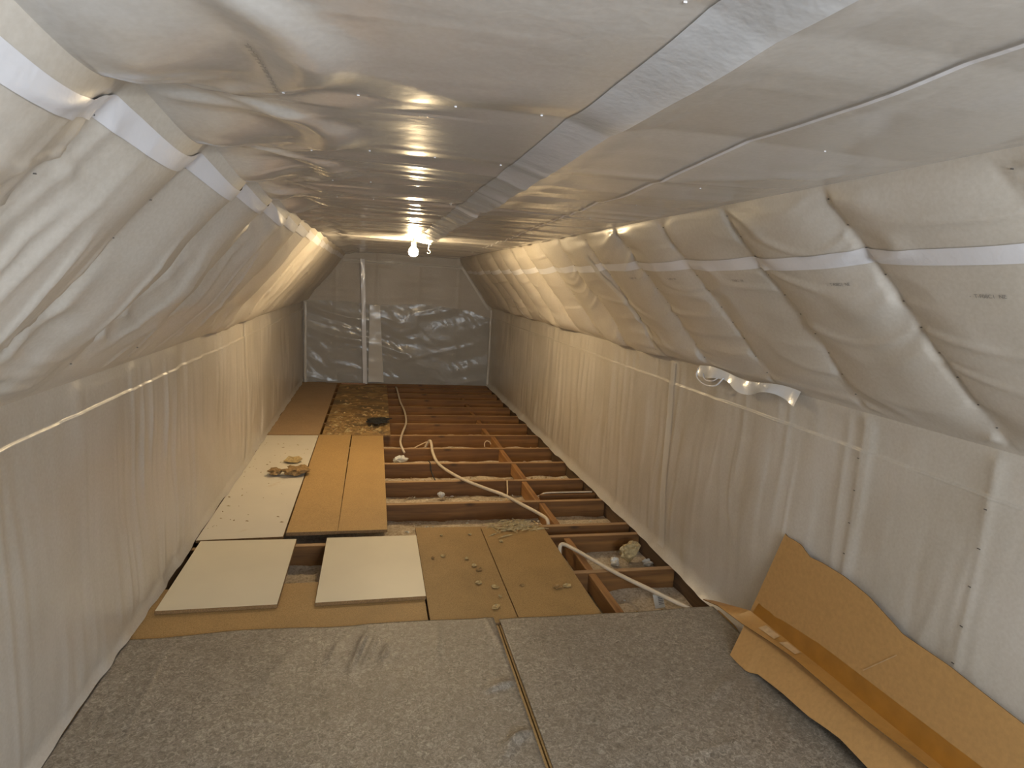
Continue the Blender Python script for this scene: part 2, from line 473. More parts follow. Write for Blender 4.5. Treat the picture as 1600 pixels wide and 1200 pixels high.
def ceiling_pt(Y, X, off=0.0):
    Y, X = np.broadcast_arrays(np.asarray(Y, float), np.asarray(X, float))
    u = (Y - 1.23) / 0.528
    k = np.floor(u); b = u - k
    e = sm((X - CLX) / 0.25) * sm((CRX - X) / 0.12)
    nearf = sm((3.2 - Y) / 1.6)
    d = e * (0.004 + 0.006 * h1(k, 41)) * pillow(b, 2.4)
    # folds drawn across the room, stronger towards the bulb
    yw = Y + 0.05 * vn(X * 1.3, Y * 0.6, 42) + 0.03 * vn(X * 3, Y * 2, 43)
    far = 0.12 + 0.88 * sm((Y - 1.2) / 1.8)
    d = d + e * 0.0055 * far * np.clip(ridge(yw * 6.5, X * 0.9, 44), -0.7, 1)
    d = d + e * 0.0028 * far * vn(yw * 17, X * 1.6, 45)
    d = d + e * 0.0045 * far * crease(yw * 5, X * 1.1 + Y * .3, 48, 0.15)
    d = d + e * 0.005 * (1 - far) * crease(Y * 1.1 + X * .8, X * 1.0, 49, 0.2)
    d = d + e * 0.010 * vn(Y * 1.6, X * 1.4, 46)
    # gathers fanning from the left corner staples
    c, lb, lk = left_corner(Y)
    xx = X - CLX
    fan = sm(1 - xx / 0.75) * sm(xx / 0.05)
    d = d + 0.006 * fan * np.clip(ridge((lb - 0.0) * 6 / (0.35 + xx * 1.2) * 0.35 + 5 * lk, xx * 1.2, 47), -0.6, 1)
    # pillow carried round the left corner, ending in a curved fold
    ext = 0.05 + 0.24 * np.sqrt(np.clip(pillow(lb, 2.0), 0, 1)) * (0.6 + 0.4 * nearf)
    t = xx / ext
    d = d + c * (1 - sm(t)) + 0.022 * np.exp(-((t - 1.15) / 0.20) ** 2) * pillow(lb, 2) * (0.3 + .7 * nearf)
    # the long seam by the tape, and the second seam to its right
    xs = 0.462 - 0.006 * (Y - 1)
    d = d + e * 0.012 * sm(1 - np.abs(X - xs) / 0.10) * sm((6 - Y) / 2)
    x2 = 0.735 + 0.05 * (Y - 0.65)
    d = d + e * (0.005 * sm((X - x2) / 0.04)) * sm((8.5 - Y) / 2)
    base = np.stack([X, Y, np.full_like(X, CZ)], -1)
    bis = unit(LN + np.array([0, 0, -1.0]))
    w = sm(1 - xx / 0.16)[..., None]
    n = unit(np.array([0, 0, -1.0]) * (1 - w) + bis * w)
    return base + (d + off)[..., None] * n

def wall_pt(Y, z, side, off=0.0):
    Y, z = np.broadcast_arrays(np.asarray(Y, float), np.asarray(z, float))
    sd = 60 if side > 0 else 80
    zt = ZR if side > 0 else ZL
    yw = Y + 0.02 * vn(Y * 2, z * 3, sd) + 0.05 * (z - 0.6) * vn(Y * 2.5, 0, sd + 1)
    mid = sm(z / 0.15) * sm((zt - z) / 0.06)
    farf = 0.45 + 0.55 * sm((Y - 2.2) / 1.8)
    act = 0.35 + 0.65 * sm((vn(Y * 1.3, z * 1.5, sd + 7) + 0.4) / 0.8)
    d = mid * farf * act * 0.0062 * np.clip(ridge(yw * 9, z * 0.9, sd + 2), -0.6, 1)
    d = d + mid * farf * 0.0024 * vn(yw * 26, z * 1.6, sd + 3)
    d = d + mid * 0.010 * vn(Y * 1.6, z * 2.0, sd + 4)
    d = d + mid * 0.0042 * act * (0.4 + 0.6 * farf) * crease(yw * 7, z * 1.1, sd + 8, 0.13) * sm((1.02 - z) / .2)
    # board edge showing through near the top
    zr = 1.066
    d = d + 0.006 * sm((zr + 0.004 - z) / 0.008) * sm(z / 0.3) + 0.0035 * np.exp(-((z - zr) / 0.004) ** 2) * (0.5 + 0.5 * np.sign(np.sin(Y * 5.2 + 1)))
    # studs with pinched flares at the head
    u = (Y - 1.363) / 0.50
    b = np.abs(u - np.round(u)) * 0.50
    flare = sm((z - 0.80) / 0.35)
    d = d + (0.006 * flare * np.exp(-(b / (0.04 + 0.06 * (zt - z))) ** 2) + 0.003 * np.exp(-(b / 0.014) ** 2) * sm((2.2 - Y) / .3)) * sm((zt - z) / 0.03)
    # skirt turned out on to the floor
    sk = np.clip(1 - z / 0.075, 0, 1) ** 1.6
    d = d + sk * (0.044 + 0.014 * vn(Y * 4, 0, sd + 5)) + 0.006 * vn(Y * 11, z * 8, sd + 6) * sm((0.16 - z) / 0.12)
    X = (XR - d - off) if side > 0 else (XL + d + off)
    return np.stack([X, Y, z], -1)

def yaxis():
    return np.concatenate([np.arange(YB, 0.4, 0.05), np.arange(0.4, 3.6, 0.0095), np.arange(3.6, 6.2, 0.014), np.arange(6.2, YE, 0.02), [YE]])
YS = yaxis()

wl = grid_obj('wall_left', wall_pt(YS[:, None], np.concatenate([np.linspace(0.031, 0.14, 9), np.linspace(0.16, 1.03, 34), np.linspace(1.04, 1.09, 14), np.linspace(1.10, ZL, 7)])[None, :], -1), M['wall'], flip=True)
co = np.array([v.co[:] for v in wl.data.vertices]); co[:, 2] -= 0.0085 * sm((co[:, 1] - 2.66) / 0.05) * sm((0.06 - co[:, 2]) / 0.02)
wl.data.vertices.foreach_set('co', co.reshape(-1))
wr = grid_obj('wall_right', wall_pt(YS[:, None], np.concatenate([np.linspace(0.006, 0.14, 10), np.linspace(0.16, 1.03, 34), np.linspace(1.04, 1.09, 14), np.linspace(1.10, ZR, 8)])[None, :], 1), M['wall'])
sl = grid_obj('ceiling_left', left_slope(YS[:, None], np.linspace(0, LS, 90)[None, :]), M['slope'], flip=True)
sr = grid_obj('ceiling_right', right_slope(YS[:, None], np.linspace(0, RS, 86)[None, :]), M['slope'])
ce = grid_obj('ceiling', ceiling_pt(YS[:, None], np.linspace(CLX, CRX, 140)[None, :]), M['ceil'], flip=True)
for o in (wl, wr, sl, sr, ce): tag(o, kind='structure')

def gable(name, y, inv, mat):
    zs = np.concatenate([np.linspace(-0.16, ZL, 60), np.linspace(ZL, CZ + 0.01, 40)[1:]])
    P = []
    t = np.linspace(0, 1, 110)
    for z in zs:
        x0 = XL - .02 if z < ZL else XL - .02 + (z - ZL) * (CLX - XL) / (CZ - ZL)
        x1 = XR + .02 if z < ZR else XR + .02 + (z - ZR) * (CRX - XR) / (CZ - ZR)
        x = x0 + (x1 - x0) * t
        zz = np.full_like(x, z)
        d = 0.006 * vn(x * 3, zz * 3, 91) + 0.004 * np.clip(ridge(zz * 9, x * 1.5, 92), -0.5, 1) + 0.012 * np.exp(-(((x + .25) % 0.6 - 0.3) / 0.02) ** 2) * 0.5
        P.append(np.stack([x, y - inv * d, zz], -1))
    o = grid_obj(name, np.array(P), mat, flip=(inv < 0))
    return tag(o, kind='structure')
we = gable('wall_end', YE - 0.01, 1, M['end'])
wb = gable('wall_back', YB + 0.01, -1, M['wall'])

# ---- tapes and marks on the sheets (parts of the sheet they stick to)
def ribbon(name, fn, mat, parent, n_u, n_v, flip=False, label=None):
    u = np.linspace(0, 1, n_u)[:, None]; v = np.linspace(0, 1, n_v)[None, :]
    o = grid_obj(name, fn(u, v), mat, parent, flip)
    if label: o['label'] = label
    return o

yr = lambda u: 0.5 + u * 8.85
ribbon('seam_tape', lambda u, v: right_slope(yr(u) + 0 * v, 0.636 + 0.048 * v + 0.006 * vn(yr(u) * 1.3, 0, 3), 0.0035), M['tape'], sr, 700, 6, label='white joint tape along the right slope')
ribbon('seam_tape', lambda u, v: left_slope(yr(u) + 0 * v, 0.835 + 0.058 * v + 0.008 * vn(yr(u) * 1.1, 0, 9), 0.0035), M['tape'], sl, 700, 7, label='white joint tape along the left slope')
ribbon('seam_tape', lambda u, v: ceiling_pt(0.3 + 5.2 * u + 0 * v, 0.372 + 0.088 * v - 0.004 * (5.2 * u) - 0.03 * u * (1 - v), 0.002 + 0.010 * v + v * sm((5.2 * u - 1.2) / 1.0) * 0.012 * (1 + vn(u * 26, v * 1.5, 77))), M['tape_ceiling'], ce, 520, 8, True, label='bluish white joint tape along the ceiling')
ribbon('seam_edge', lambda u, v: ceiling_pt(0.5 + 5.5 * u + 0 * v, 0.735 + 0.05 * (5.5 * u - 0.15) + 0.010 * v, 0.005), M['tape'], ce, 400, 3, True, label='thin pale edge of the overlapping ceiling sheet')
# upright seams on the walls, carried up the slope
def upright(Y0, lean, side, w, mat, parent):
    ribbon('seam_tape', lambda u, v: wall_pt(Y0 + lean * (1 - u) + (w + .03 * (1 - u)) * (v - .5), 0.05 + 1.14 * u, side, 0.004), mat, parent, 70, 5, side < 0)
upright(3.36, -0.07, 1, 0.05, M['tape_clear'], wr)
upright(5.19, -0.05, -1, 0.04, M['tape_clear'], wl)
ribbon('seam_tape', lambda u, v: right_slope(3.37 + 0.42 * u + 0.055 * (v - .5), 0.01 + 0.74 * u, 0.0045), M['tape_clear'], sr, 60, 5)
ribbon('seam_tape', lambda u, v: right_slope(6.72 + 0.55 * u + 0.03 * (v - .5), 0.04 + 0.62 * u, 0.008), M['tape'], sr, 40, 4)
# loose glossy tape hanging along the head of the right wall
def loose(u, v):
    Y = 3.02 - 0.82 * u
    z = ZR + 0.012 + 0.012 * np.sin(u * 9) - (0.052 + 0.012 * np.sin(u * 14)) * v
    x = XR - 0.030 - 0.020 * v + 0.008 * np.sin(u * 23) * v - 0.006 * np.sin(u * 11)
    return np.stack([x + 0 * Y, Y + 0 * v, z], -1)
ribbon('loose_tape', loose, M['tape_ceiling'], wr, 80, 6, False, 'crinkled glossy tape hanging loose at the head of the right wall')
tube('tape_loop', [(1.74, 3.02, 1.205), (1.725, 3.0, 1.16), (1.715, 2.9, 1.135), (1.72, 2.80, 1.145), (1.735, 2.76, 1.19)], 0.004, M['tape'], wr, 6)
tube('tape_loop', [(1.73, 2.95, 1.185), (1.718, 2.9, 1.160), (1.722, 2.83, 1.165), (1.735, 2.80, 1.19)], 0.003, M['tape'], wr, 6)

# staples: too small to pick apart, one part per sheet
def staples(name, pts, parent, r=0.0020, L=0.0045, mat='staple'):
    bm = bmesh.new()
    for p, ax in pts:
        p = Vector(p); a = [r * 0.6] * 3; a[ax] = L
        box_bm(bm, p.x - a[0], p.x + a[0], p.y - a[1], p.y + a[1], p.z - a[2], p.z + a[2])
    return tag(bmobj(name, bm, M[mat], parent), kind='stuff')
def P1(a): return tuple(float(x) for x in np.asarray(a).reshape(-1)[:3])
st = []
for k in range(-1, 13):
    for s in np.arange(0.08, RS, 0.085):
        Y = R0 + k * RSP - 0.29 * (1 - s / RS)
        st.append((P1(right_slope(Y, s + 0.01 * random.random(), 0.001)), 0))
staples('staple', st, sr)
st = []
for k in range(-1, 13):
    for s in np.arange(0.10, LS - 0.1, 0.12):
        Y = L0 + k * LSP - 0.30 * (1 - s / LS)
        st.append((P1(left_slope(Y, s + 0.02 * random.random(), 0.001)), 0))
staples('staple', st, sl)
st = []
for k in range(-1, 2):
    for z in np.arange(0.15, 1.05, 0.125):
        st.append((P1(wall_pt(1.363 + 0.5 * k + 0.01 * random.random(), z + 0.01 * random.random(), 1, 0.001)), 1))
staples('staple', st, wr)
st = []
for k in range(-1, 15):
    for x in (-0.17, -0.04, 0.13, 0.31, 0.95):
        st.append((P1(ceiling_pt(1.23 + 0.528 * k, x + 0.03 * random.random(), 0.001)), 0))
staples('staple', st, ce, 0.0012, 0.0022, 'tape')

# printing repeated along the right slope, and the dashed print on the ceiling
def text_mesh(txt, size):
    c = bpy.data.curves.new('t', 'FONT'); c.body = txt; c.size = size
    o = bpy.data.objects.new('t', c); COL.objects.link(o)
    dg = bpy.context.evaluated_depsgraph_get()
    me = bpy.data.meshes.new_from_object(o.evaluated_get(dg))
    bpy.data.objects.remove(o)
    vs = np.array([v.co[:] for v in me.vertices]); fs = [tuple(p.vertices) for p in me.polygons]
    return vs, fs
tv, tf = text_mesh('-  T-F08C1  NE', 0.0145)
for y0, s0 in ((1.245, 0.545), (1.72, 0.572), (2.28, 0.578), (2.83, 0.585), (3.3, 0.585)):
    P = right_slope(y0 - tv[:, 0], s0 + tv[:, 1], 0.0025)
    obj('printed_mark', P, tf, M['print'], sr)
tv, tf = text_mesh('-II-I-III-I-II-I-III-II-I-II-I-III-I', 0.013)
tv[:, 0] *= 0.25 / tv[:, 0].max()
P = ceiling_pt(0.985 + tv[:, 0], -0.178 - tv[:, 1] + 0.04 * tv[:, 0], 0.0025)
obj('printed_mark', P, tf, M['print'], ce)

# end wall: battens of tape and the clear polythene hung over its lower half
def sheet(u, v):
    x = XL + 0.03 + 2.73 * u + 0.012 * np.sin(v * 7)
    top = 1.19 - 0.03 * np.sin(u * 9) * sm((u - .3) * 3) - 0.10 * sm((u - 0.86) / 0.14)
    z = 0.01 + 0.018 * np.sin(u * 11) + (top - 0.01) * v
    rx = x * 0.8 + z * 0.5; rz = z - 0.25 * np.abs(x - 0.4)
    d = 0.020 * np.clip(ridge(rz * 3.0 + 0.4 * vn(x * 1.5, z, 97), rx * 0.8, 95), -0.5, 1) + 0.008 * ridge(rz * 7, rx * 1.5, 96) + 0.003 * ridge(x * 9 + z * 7, z * 5, 98)
    return np.stack([x + 0 * z, YE - 0.075 - d, z + 0 * x], -1)
ribbon('clear_sheet', sheet, M['clear'], we, 150, 80, False, 'clear crinkled polythene hung over the lower end wall')
def flat_strip(x0, x1, z0, z1, x0b=None, x1b=None, y=YE - 0.10, mat='tape_clear', lab=None):
    x0b = x0 if x0b is None else x0b; x1b = x1 if x1b is None else x1b
    fn = lambda u, v: np.stack([(x0b + (x0 - x0b) * u) * (1 - v) + (x1b + (x1 - x1b) * u) * v, y - 0.010 * vn(u * 12, v * 2, 99) + 0 * u * v, z0 + (z1 - z0) * u + 0 * v], -1)
    ribbon('seam_tape', fn, M[mat], we, 40, 4, False, lab)
flat_strip(-0.205, -0.145, 0.0, 1.83, -0.135, -0.075, YE - 0.125, 'tape')
flat_strip(-0.06, 0.085, 0.03, 1.17, -0.06, 0.165, YE - 0.118, 'tape_clear')
flat_strip(-0.45, 1.30, 1.77, 1.82, y=YE - 0.04)
flat_strip(1.735, 1.765, 0.0, 1.18, y=YE - 0.12)
flat_strip(-0.97, -0.94, 0.0, 1.18, y=YE - 0.12)
fn = lambda u, v: np.stack([1.70 - 0.44 * u + 0.04 * v, YE - 0.05 + 0 * u * v, 1.18 + 0.62 * u + 0 * v], -1)
ribbon('seam_tape', fn, M['tape_clear'], we, 20, 3)

# ------------------------------------------------------------------ floor: pit bottom with rubble, joists, noggins, decking
xs = np.linspace(XL - 0.05, XR + 0.05, 110); ys = np.linspace(2.3, YE, 260)
gx, gy = np.meshgrid(xs, ys)
gz = -0.128 + 0.010 * vn(gx * 6, gy * 6, 71) + 0.006 * vn(gx * 21, gy * 21, 72) + 0.012 * sm((gx - 1.2) / 0.3) * sm((4.4 - gy))
fl = tag(grid_obj('floor', np.stack([gx, gy, gz], -1), M['dust'], flip=True), kind='structure')
JY = [2.56, 3.10, 3.605, 3.77, 4.245, 4.745, 5.225, 5.71, 6.22, 6.72, 7.155, 7.65, 8.11, 8.55, 8.97, 9.30]
def sub_box(name, x0, x1, y0, y1, z0, z1, mat, parent, bevel=0.003, label=None, top=None):
    bm = bmesh.new(); cx, cy, cz = (x0 + x1) / 2, (y0 + y1) / 2, (z0 + z1) / 2
    box_bm(bm, x0 - cx, x1 - cx, y0 - cy, y1 - cy, z0 - cz, z1 - cz, top, bevel)
    o = bmobj(name, bm, mat, parent); o.location = (cx, cy, cz)
    if label: o['label'] = label
    return o
for i, y in enumerate(JY):
    x0 = XL + 0.01
    if abs(y - 3.77) < .01: x0 = 0.30
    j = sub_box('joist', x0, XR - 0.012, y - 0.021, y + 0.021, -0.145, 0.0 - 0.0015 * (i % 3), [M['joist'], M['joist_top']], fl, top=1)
for a, b_ in zip(JY, JY[1:]):
    if b_ - a < 0.25: continue
    dx = 0.008 * math.sin(a * 7)
    sub_box('noggin', 1.232 + dx, 1.276 + dx, a + 0.0215, b_ - 0.0215, -0.125 + 0.02 * math.sin(a * 3), (-0.004 if a < 6.2 else -0.045) - 0.004 * (math.sin(a * 9) + 1), M['noggin'], fl)
sub_box('rail', 1.30, XR - .012, 4.415, 4.44, -0.13, -0.02, M['joist'], fl, label='short low timber beside the noggin')
for x0, x1 in ((XL + 0.005, 0.60), (0.606, XR - 0.015)):
    for y0, y1 in ((-1.55, 0.5), (0.506, 2.60)):
        sub_box('deck_board', x0, x1, y0, y1 - (0.015 if y1 > 2 else 0), 0.001, 0.017, M['chip'], fl, 0)
sub_box('sub_floor', XL - .02, XR + .02, -1.6, 2.55, -0.16, -0.0215, M['plate'], fl, 0)
for i, x in ((1, XR + 0.0), (2, XL - 0.045)):
    tag(sub_box('trim_%d' % i, x - (0.010 if i == 1 else 0) , x + 0.045, YB, YE, -0.16, 0.004 if i == 1 else 0.02, M['plate'], None, 0), kind='structure')

# ------------------------------------------------------------------ loose boards
def board(name, x0, x1, y0, y1, z0, th, top, edge, label, cat='board', group=None, rot=0.0, skew=(0, 0, 0, 0)):
    """corners may be nudged by skew = dy of the four corners"""
    bm = bmesh.new(); cx, cy = (x0 + x1) / 2, (y0 + y1) / 2
    box_bm(bm, x0 - cx, x1 - cx, y0 - cy, y1 - cy, 0, th, 1)
    for v in bm.verts:
        i = (0 if v.co.x < 0 else 1) + (0 if v.co.y < 0 else 2)
        v.co.y += skew[i]
    ed = [e for e in bm.edges]
    bmesh.ops.bevel(bm, geom=ed, offset=0.0012, segments=1, affect='EDGES')
    o = bmobj(name, bm, [M[edge], M[top]])
    o.location = (cx, cy, z0); o.rotation_euler.z = rot
    return tag(o, label, cat, group)
board('chipboard', -0.985, 0.280, 2.50, 3.095, 0.0005, 0.017, 'chip', 'edge', 'wide brown chipboard panel under the two square white boards')
board('white_board', -0.945, -0.417, 2.853, 3.612, 0.019, 0.018, 'white_clean', 'edge', 'square cream white melamine board on the left, close to the left wall', skew=(0, 0, .008, -.006))
board('white_board', -0.246, 0.285, 2.851, 3.604, 0.019, 0.018, 'white_clean', 'edge', 'square cream white melamine board beside the two wide chipboards, right of the gap', skew=(-.003, .003, .004, -.004))
board('white_board', -0.985, -0.505, 3.672, 6.125, 0.0005, 0.018, 'white_worn', 'edge', 'long stained white board along the left wall littered with scraps', skew=(0, .016, 0, 0))
board('chipboard_plank', -0.497, -0.193, 3.735, 6.127, 0.0005, 0.023, 'chip_light', 'edge', 'long light brown chipboard plank beside the long white board', rot=0.002)
board('chipboard_plank', -0.188, 0.116, 3.742, 6.112, 0.0005, 0.020, 'chip_light', 'edge', 'long light brown chipboard plank beside the open joists', rot=-0.002)
board('chipboard', 0.289, 0.707, 2.605, 3.755, 0.0005, 0.017, 'chip_dark', 'edge', 'worn brown chipboard panel right of the square white board', skew=(0, 0, .012, -.005))
board('chipboard', 0.711, 1.131, 2.598, 3.735, 0.0005, 0.017, 'chip_dark', 'edge', 'worn brown chipboard panel next to the open pit and noggins')
board('chipboard', -0.985, -0.500, 6.142, 9.17, 0.0005, 0.018, 'chip_grey', 'edge', 'dim plain chipboard panel in the far left corner', skew=(0, 0, .03, -.03))
board('littered_board', -0.468, 0.200, 6.145, 9.10, 0.0005, 0.018, 'osb', 'edge', 'dark far board covered in shavings and debris', rot=-0.006)
board('lath', -0.44, -0.10, 9.145, 9.185, 0.0005, 0.02, 'pink', 'pink', 'short pinkish lath on the floor before the end wall', 'lath')
board('lath', -0.93, -0.66, 9.185, 9.215, 0.0005, 0.02, 'chip_light', 'edge', 'short pale lath in the far left corner', 'lath')

# ------------------------------------------------------------------ grey floor sheets in front
def felt(name, x0, x1, yfar, label, seed, folds):
    xs = np.arange(x0, x1 + .001, 0.009); xs[-1] = x1
    ys = np.concatenate([np.arange(-1.5, 1.2, 0.05), np.arange(1.2, 2.66, 0.009)])
    gx, gy0 = np.meshgrid(xs, ys)
    t = (gy0 - ys[0]) / (ys[-1] - ys[0])
    gy = ys[0] + t * (yfar(gx) - ys[0])
    z = 0.0265 + 0.0022 * vn(gx * 4, gy * 4, seed) + 0.0012 * vn(gx * 15, gy * 15, seed + 1)
    z = np.maximum(z, 0.0225)
    for fx, fy, ang, ln, wd, ht in folds:
        ca, sa = math.cos(ang), math.sin(ang)
        a = (gx - fx) * ca + (gy - fy) * sa; b = -(gx - fx) * sa + (gy - fy) * ca + 0.06 * a * a
        z = z + ht * np.exp(-(b / wd) ** 2) * sm(1 - np.abs(a) / ln)
    top = np.stack([gx, gy, z], -1)
    o = grid_obj(name, top, M['felt'], flip=True)
    md = o.modifiers.new('thick', 'SOLIDIFY'); md.thickness = 0.0035; md.offset = -1 
    return tag(o, label, 'floor sheet')
def far_left(x):
    return 2.655 + 0.012 * vn(x * 2.2, 0, 5) + 0.016 * (x - 0.3) * (x < .3) * -0.0 + 0.006 * np.sin(x * 9)
felt('felt_sheet', -0.985, 0.588, far_left, 'grey felt underlay sheet with raised wrinkles on the left of the seam', 51,
     [(-0.03, 2.46, 1.35, 0.22, 0.013, 0.013), (0.015, 2.44, 1.30, 0.17, 0.011, 0.008), (0.075, 2.42, 1.30, 0.12, 0.012, 0.010), (-0.13, 2.45, 1.3, 0.16, 0.02, 0.006),
      (-0.35, 2.35, 1.2, 0.2, 0.03, 0.005), (0.56, 2.52, -1.45, 0.20, 0.010, 0.007), (0.53, 2.14, 0.35, 0.09, 0.014, 0.014), (0.52, 2.16, 0.5, 0.10, 0.02, 0.008),
      (0.53, 1.86, 0.45, 0.09, 0.014, 0.015), (0.50, 1.83, 0.9, 0.12, 0.02, 0.008), (0.30, 2.45, 1.45, 0.2, 0.015, 0.005),
      (-0.79, 2.2, 1.62, 0.9, 0.007, 0.004), (-0.90, 2.2, 1.60, 0.9, 0.006, 0.003)])
felt('felt_sheet', 0.612, XR - 0.045, lambda x: 2.618 - 0.012 * (x - 0.6) + 0.006 * vn(x * 3, 0, 15), 'grey felt underlay sheet on the right, running under the cardboard', 54,
     [(1.46, 2.38, -1.45, 0.27, 0.005, 0.0035), (1.40, 2.0, 0.6, 0.2, 0.02, 0.006), (1.2, 1.7, 0.2, 0.25, 0.02, 0.005), (1.48, 1.85, 0.9, 0.12, 0.012, 0.007)])

# ------------------------------------------------------------------ cardboard: flattened box leaning on the right wall
cb = empty('cardboard_box', (1.66, 1.8, 0.026), 'flattened brown cardboard box leaning against the right wall', 'cardboard')
def loft(name, lo, hi, mat, th=0.004, label=None, nv=6, bow=None):
    """panel between two polylines resampled on Y"""
    n = 90
    y_lo = np.linspace(lo[0][1], lo[-1][1], n); y_hi = np.linspace(hi[0][1], hi[-1][1], n)
    def samp(L, y):
        L = sorted(L, key=lambda p: p[1]); Y = [p[1] for p in L]
        return np.stack([np.interp(y, Y, [p[0] for p in L]), y, np.interp(y, Y, [p[2] for p in L])], -1)
    A = samp(lo, y_lo); B = samp(hi, y_hi)
    v = np.linspace(0, 1, nv)[None, :, None]
    P = A[:, None, :] * (1 - v) + B[:, None, :] * v
    if bow: P[..., 0] += bow * np.sin(np.pi * v[..., 0])
    P = P - np.array([1.66, 1.8, 0.026])
    o = grid_obj(name, P, mat, cb)
    me = o.data
    me.polygons.foreach_set('use_smooth', [False] * len(me.polygons))
    if th:
        me.materials.append(M['card_edge'])
        md = o.modifiers.new('thick', 'SOLIDIFY'); md.thickness = th; md.offset = 0; md.material_offset_rim = 1
    if label: o['label'] = label
    return o
foldL = [(1.716, 2.290, .180), (1.718, 1.776, .205), (1.719, 1.321, .222), (1.72, 0.7, .24)]
topA = [(1.750, 2.172, .608), (1.750, 2.150, .600), (1.749, 2.126, .604), (1.749, 2.066, .604), (1.747, 2.035, .590), (1.747, 2.005, .578), (1.748, 1.94, .586), (1.748, 1.819, .588), (1.747, 1.70, .574), (1.744, 1.584, .54), (1.743, 1.54, .525), (1.742, 1.364, .525), (1.74, 1.254, .515), (1.74, 1.143, .506), (1.739, 0.7, .49)]
topB = [(1.672, 2.612, .066), (1.662, 2.459, .115), (1.655, 2.255, .144), (1.652, 2.056, .180), (1.651, 1.906, .202), (1.651, 1.55, .214), (1.650, 1.30, .241), (1.65, 0.7, .27)]
hinB = [(1.700, 2.560, .085), (1.714, 2.290, .184), (1.716, 1.776, .209), (1.717, 1.321, .226), (1.718, 0.7, .244)]
outC = [(1.572, 2.196, .034), (1.571, 2.137, .034), (1.574, 2.072, .037), (1.583, 2.054, .042), (1.594, 2.03, .054), (1.601, 1.95, .062), (1.607, 1.879, .068), (1.612, 1.748, .074), (1.623, 1.662, .086), (1.629, 1.603, .092), (1.626, 1.48, .089), (1.628, 1.2, .092), (1.63, 0.7, .09)]
loft('back_panel', foldL, topA, M['card'])
loft('front_panel', outC, [(x - 0.001, y if i else 2.285, z - .003) for i, (x, y, z) in enumerate(foldL)], M['card'])
loft('flap', topB, hinB, M['card_flap'], 0.004, 'taped orange brown flap')
tp_lo = [(1.713, 2.27, .186), (1.7155, 1.776, .211), (1.7165, 1.321, .228), (1.7175, 0.7, .246)]
tp_hi = [(1.7215, 2.235, .268), (1.7225, 1.776, .290), (1.7235, 1.207, .316), (1.7245, 0.7, .34)]
loft('packing_tape', tp_lo, tp_hi, M['card_tape'], 0, 'strip of shiny brown packing tape', 3)
for ya, yb in ((2.17, 2.06), (2.03, 1.93)):
    f_ = lambda y, t: (np.interp(y, [p[1] for p in topB[::-1]], [p[0] for p in topB[::-1]]) * (1 - t) + np.interp(y, [p[1] for p in hinB[::-1]], [p[0] for p in hinB[::-1]]) * t, y, np.interp(y, [p[1] for p in topB[::-1]], [p[2] for p in topB[::-1]]) * (1 - t) + np.interp(y, [p[1] for p in hinB[::-1]], [p[2] for p in hinB[::-1]]) * t + .004)
    loft('torn_tape', [f_(ya, .35), f_(yb, .35)], [f_(ya - .01, .85), f_(yb + .005, .85)], M['tape_torn'], 0, 'pale torn tape patch', 3)
# crease lines pressed into the panels
for yy, z0, z1 in ((1.60, .30, .40),):
    loft('crease', [(1.7215, yy + .05, .32), (1.7215, yy + .046, .32)], [(1.731, yy - .06, .45), (1.731, yy - .064, .45)], M['tape_torn'], 0, None, 2)

# ------------------------------------------------------------------ bulb on its cord at the ceiling
lb = empty('light_bulb', (BULB.x, BULB.y, 1.91), 'lit bare bulb hanging in a white holder under the ceiling', 'light bulb')
def lathe(name, prof, mat, parent, loc=(0, 0, 0), seg=20):
    bm = bmesh.new(); rings = []
    for r, z in prof:
        rings.append([bm.verts.new((loc[0] + r * math.cos(2 * math.pi * k / seg), loc[1] + r * math.sin(2 * math.pi * k / seg), loc[2] + z)) for k in range(seg)])
    for A, B in zip(rings, rings[1:]):
        for k in range(seg): bm.faces.new((A[k], A[(k + 1) % seg], B[(k + 1) % seg], B[k]))
    bm.faces.new(rings[0]); bm.faces.new(rings[-1][::-1])
    bmesh.ops.recalc_face_normals(bm, faces=bm.faces)
    return bmobj(name, bm, mat, parent, True)
gl = lathe('bulb_glass', [(0.004, -0.137), (0.020, -0.133), (0.032, -0.122), (0.039, -0.106), (0.039, -0.092), (0.032, -0.074), (0.020, -0.060), (0.014, -0.050)], M['bulb'], lb)
gl.visible_shadow = True
lathe('lamp_holder', [(0.014, -0.052), (0.020, -0.050), (0.021, -0.022), (0.016, -0.012), (0.006, -0.004), (0.004, 0.012)], M['holder'], lb)
fx = empty('wire_hook', (0.43, 5.2, 1.90), 'small white wire hook hanging beside the lit bulb', 'hook')
tube('wire', [(0, 0, 0.015), (0.002, 0, -0.03), (-0.001, 0, -0.060), (0.012, 0, -0.072), (0.014, 0, -0.088), (0.0, 0, -0.094), (-0.012, 0, -0.084)], 0.003, M['holder'], fx, 6)
tube('cable', [(-0.085, 0, 0.006), (-0.05, 0.02, -0.006), (0, 0, -0.004), (0.03, 0.15, -0.008), (0.03, 0.3, -0.004)], 0.005, M['holder'], fx, 6)

